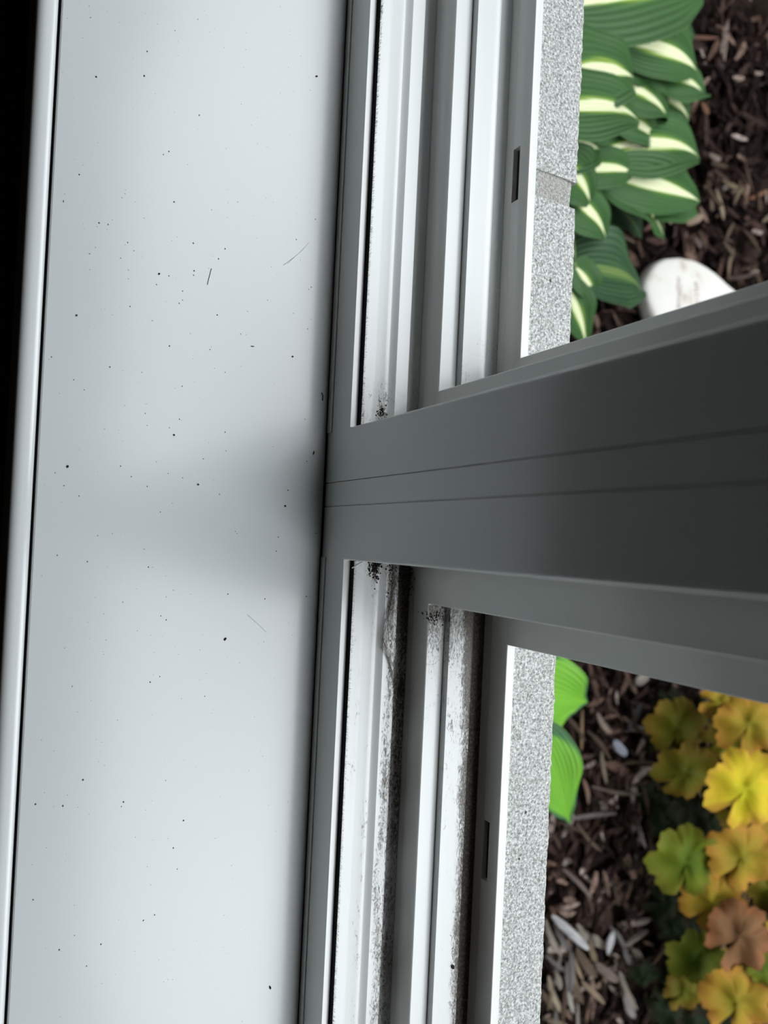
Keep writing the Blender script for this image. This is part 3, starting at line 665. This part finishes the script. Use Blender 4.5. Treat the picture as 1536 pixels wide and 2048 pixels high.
# ---------------------------------------------------------------- grit, specks and cobweb
def blob(name, p, rx, ry, rz, rot, mat, label=None, group=None, parent=None):
    bm = bmesh.new(); bmesh.ops.create_icosphere(bm, subdivisions=1, radius=1)
    for v in bm.verts: v.co *= 1+.25*noise.noise(v.co*2+p*100)
    for v in bm.verts:
        x, y = v.co.x*rx, v.co.y*ry; v.co = Vector((x*math.cos(rot)-y*math.sin(rot), x*math.sin(rot)+y*math.cos(rot), v.co.z*rz))
    me = bpy.data.meshes.new(name); bm.to_mesh(me); bm.free(); me.materials.append(mat)
    o = bpy.data.objects.new(name, me); COL.objects.link(o); o.location = p+Vector((0, 0, rz*.8))
    if label: tag(o, label, 'grit', group)
    return o
def c7(x, y): return (100+x/2.048, 400+y/2.048)
named = [(450, 1278, 3.4, 2.4, 'largest black grit speck on the sill, right of the mullion shadow'), (540, 1975, 4, 2.2, 'brown grit crumb on the sill near the picture bottom'), (135, 933, 3, 2.2, 'black speck near the front edge of the sill'),
         (318, 548, 2.2, 1.8, 'roundish speck in the upper middle of the sill'), (153, 631, 2.2, 1.8, 'speck alone near the sill front, above the middle'), (348, 870, 2.2, 1.8, 'dark speck in the middle of the sill'), (396, 969, 2, 1.8, 'dark speck below the middle speck on the sill'),
         (570, 1012, 2.4, 2, 'speck in the shadow of the mullion on the sill'), (627, 906, 5, 1.6, 'elongated dark crumb by the foot of the mullion'), (633, 153, 2.8, 1.6, 'speck at the shaded back edge of the sill, picture top'), (585, 713, 2, 1.8, 'speck near the shaded back strip of the sill')]
for x, y, a, b_, lb in named:
    p = onz(x, y, SILL); s = .42*1.09/1500
    blob('grit', p, a*s, b_*s, .0004, random.uniform(0, 3), M_speck, lb)
# pebble in the right outer track
blob('grit', onz(905, 1933, -.3603), .0016, .0011, .0008, .5, M_speck, 'dark pebble of grit lying in the dirty outer track')
# dust: many tiny specks, one object
sp = [(55, 8), (508, 8), (769, 8), (662, 40), (200, 94), (238, 101), (587, 177), (318, 175), (344, 208), (289, 238), (186, 194), (162, 220), (717, 200), (690, 241), (1009, 162), (1087, 79), (1130, 80), (590, 290), (588, 308), (487, 311), (321, 287), (543, 373), (436, 346), (529, 423), (328, 436), (543, 410), (891, 410), (685, 471), (809, 456), (419, 494), (997, 464), (1060, 366), (1070, 357), (489, 598), (655, 613), (781, 549), (1055, 528), (6, 643), (97, 736), (140, 778), (376, 706), (717, 706), (245, 684), (541, 763), (390, 874), (717, 951), (530, 898), (1044, 898), (489, 933), (398, 923), (721, 1028), (628, 1060), (436, 1073), (484, 1120), (543, 1138), (605, 1166), (289, 1090), (333, 1133), (398, 1173), (57, 1170), (119, 1212), (21, 1118), (694, 1205), (759, 1357), (766, 1366), (975, 1189), (195, 1375), (30, 1455), (153, 1481), (403, 1504), (386, 1430), (476, 1626), (505, 1598), (298, 1647), (454, 1704), (476, 1720), (729, 1614), (880, 1634), (230, 1802), (60, 1835), (450, 1952), (410, 1975), (634, 2033), (91, 1992), (876, 1810), (1052, 1070), (1090, 1365), (935, 1381), (927, 1438), (1050, 1624), (1062, 1624), (913, 1010), (452, 1278)]
P = [(*c7(x, y), random.uniform(.9, 1.5)) for x, y in sp]
P += [(x/3.84, y/3.84, s_) for x, y, s_ in [(738, 590, 1.9), (1107, 583, 2), (1130, 395, 1.6), (695, 135, 1.2), (608, 1341, 1.5), (1297, 1163, 1.5), (1255, 1187, 1.2), (487, 1543, 1.2), (1337, 1551, 1.6), (760, 1712, 1.5), (830, 1724, 1.5), (980, 1863, 1.5), (1484, 1867, 1.5), (937, 1518, 1), (1530, 885, 1.7), (1520, 148, 1.2), (1344, 235, 1)]]
P += [(x/3.84, 1548+y/3.84, s_) for x, y, s_ in [(637, 45, 1.8), (482, 245, 1.9), (272, 232, 1.7), (948, 215, 1.6), (932, 250, 1.3), (1409, 357, 1.7), (1331, 568, 1.5), (1100, 1125, 1.6), (1187, 1082, 1.3), (775, 1308, 1.7), (455, 1350, 1.7), (665, 1475, 1.3), (254, 966, 1.3), (572, 1240, 1), (1272, 50, 1), (1361, 730, 1.2)]]
for q in range(330):
    P.append((random.uniform(60, 640), random.uniform(0, 2048), random.uniform(.35, .8)))
vs = []; fs = []
for (x, y, s_) in P:
    if x > 640: continue
    p = onz(x, y, SILL); r_ = s_*.00031; k = len(vs)
    if not .025 < p.y < .181: continue
    n_ = 6; e = random.uniform(.6, 1)
    for i in range(n_): a = i*math.tau/n_; vs.append(p+Vector((r_*math.cos(a), r_*e*math.sin(a), 0)))
    vs.append(p+Vector((0, 0, .00018))); fs += [(k+i, k+(i+1) % n_, k+n_) for i in range(n_)]
tag(mk('dust_specks', vs, fs, M_speck), 'scatter of tiny dark dust specks over the sill', 'dust', None, 'stuff')
# fine hair and fibres
def hair(px, z, r, label, mat=M_speck):
    o = tube('fibre', [onz(x, y, z+.0003) for x, y in px], r, mat, None, 4); tag(o, label, 'fibre'); return o
hair([(415, 569), (417, 560), (420, 548), (423, 537)], SILL, .00018, 'thin dark fibre lying on the upper sill')
hair([(502, 692), (508, 693)], SILL, .00022, 'tiny dark fibre on the sill above the mullion shadow')
hair([(643, 785), (646, 792), (645, 801)], SILL, .0003, 'curled dark fibre at the back edge of the sill by the mullion')
M_scr = plain('scratch_tone', (.45, .47, .46), .5)
for i, pts in enumerate([[(567, 530), (590, 513), (605, 500), (618, 485)], [(575, 527), (598, 506), (612, 492)], [(495, 1230), (515, 1247), (532, 1264)]]):
    hair(pts, SILL-.0002, .00012, ['long faint scratch mark toward the back of the sill', 'short faint scratch mark beside the long one', 'faint diagonal scratch mark right of the mullion shadow'][i], M_scr)
# cobweb tuft in the right inner track
web = tag(empty('cobweb', onz(770, 1300, -.383)), 'dusty brown cobweb tuft in the dirty inner track', 'cobweb')
rw = random.Random(5)
vsx = []; 
for i in range(46):
    t = rw.random()
    a = (792+rw.uniform(-4, 5), 1120+rw.uniform(0, 50)); b_ = (760+rw.uniform(0, 14), 1285+rw.uniform(-12, 18)); c_ = (790+rw.uniform(-3, 8), 1330+rw.uniform(-15, 60))
    if i % 2: pts2 = [a, ((a[0]+b_[0])/2+rw.uniform(-3, 8), (a[1]+b_[1])/2+rw.uniform(-8, 8)), b_]
    else: pts2 = [b_, ((b_[0]+c_[0])/2+rw.uniform(-4, 4), (b_[1]+c_[1])/2), c_]
    P3 = []
    for j in range(7):
        s_ = j/6; x = (1-s_)**2*pts2[0][0]+2*s_*(1-s_)*pts2[1][0]+s_*s_*pts2[2][0]; y = (1-s_)**2*pts2[0][1]+2*s_*(1-s_)*pts2[1][1]+s_*s_*pts2[2][1]
        P3.append(onz(x+rw.uniform(-.8, .8), y, -.3825+rw.uniform(0, .0012)))
    vsx.append(P3)
vs = []; fs = []
for P3 in vsx:
    for j in range(6):
        k = len(vs); w_ = Vector((0, .00005, 0)); vs += [P3[j]-w_, P3[j]+w_, P3[j+1]+w_, P3[j+1]-w_, P3[j]+Vector((0, 0, .0001)), P3[j+1]+Vector((0, 0, .0001))]
        fs += [(k, k+4, k+5, k+3), (k+4, k+1, k+2, k+5)]
o = mk('strands', vs, fs, M_web); child(o, web); o['kind'] = 'stuff'
# crumbs of dirt in the corners of the tracks
vs = []; fs = []
def crumb(x, y, z, r):
    p = onz(x, y, z); k = len(vs); rr = r*.0003
    a0 = rw.uniform(0, 6)
    for i in range(4): a = a0+i*math.pi/2; vs.append(p+Vector((rr*math.cos(a)*rw.uniform(.5, 1.7), rr*math.sin(a)*rw.uniform(.5, 1.7), 0)))
    vs.append(p+Vector((0, 0, rr))); fs.extend([(k, k+1, k+4), (k+1, k+2, k+4), (k+2, k+3, k+4), (k+3, k, k+4)])
for q in range(170): crumb(748+rw.gauss(0, 7), 1124+abs(rw.gauss(0, 16)), -.3850, rw.uniform(.6, 2.4))
for q in range(90): crumb(783+rw.gauss(0, 5), 1128+abs(rw.gauss(0, 30)), -.3829, rw.uniform(.5, 1.8))
for q in range(170): crumb(812+rw.gauss(0, 7), 1132+abs(rw.gauss(0, 40)), -.3828, rw.uniform(.6, 2.2))
for q in range(60): crumb(762+rw.gauss(0, 6), 832-abs(rw.gauss(0, 10)), -.3850, rw.uniform(.6, 2.0))
for q in range(60): crumb(870+rw.gauss(0, 12), 1222+abs(rw.gauss(0, 12)), -.3657, rw.uniform(.6, 2))
tag(mk('dirt_crumbs', vs, fs, M_speck), 'black crumbs of dirt gathered in the track corners by the mullion', 'dirt', None, 'stuff')
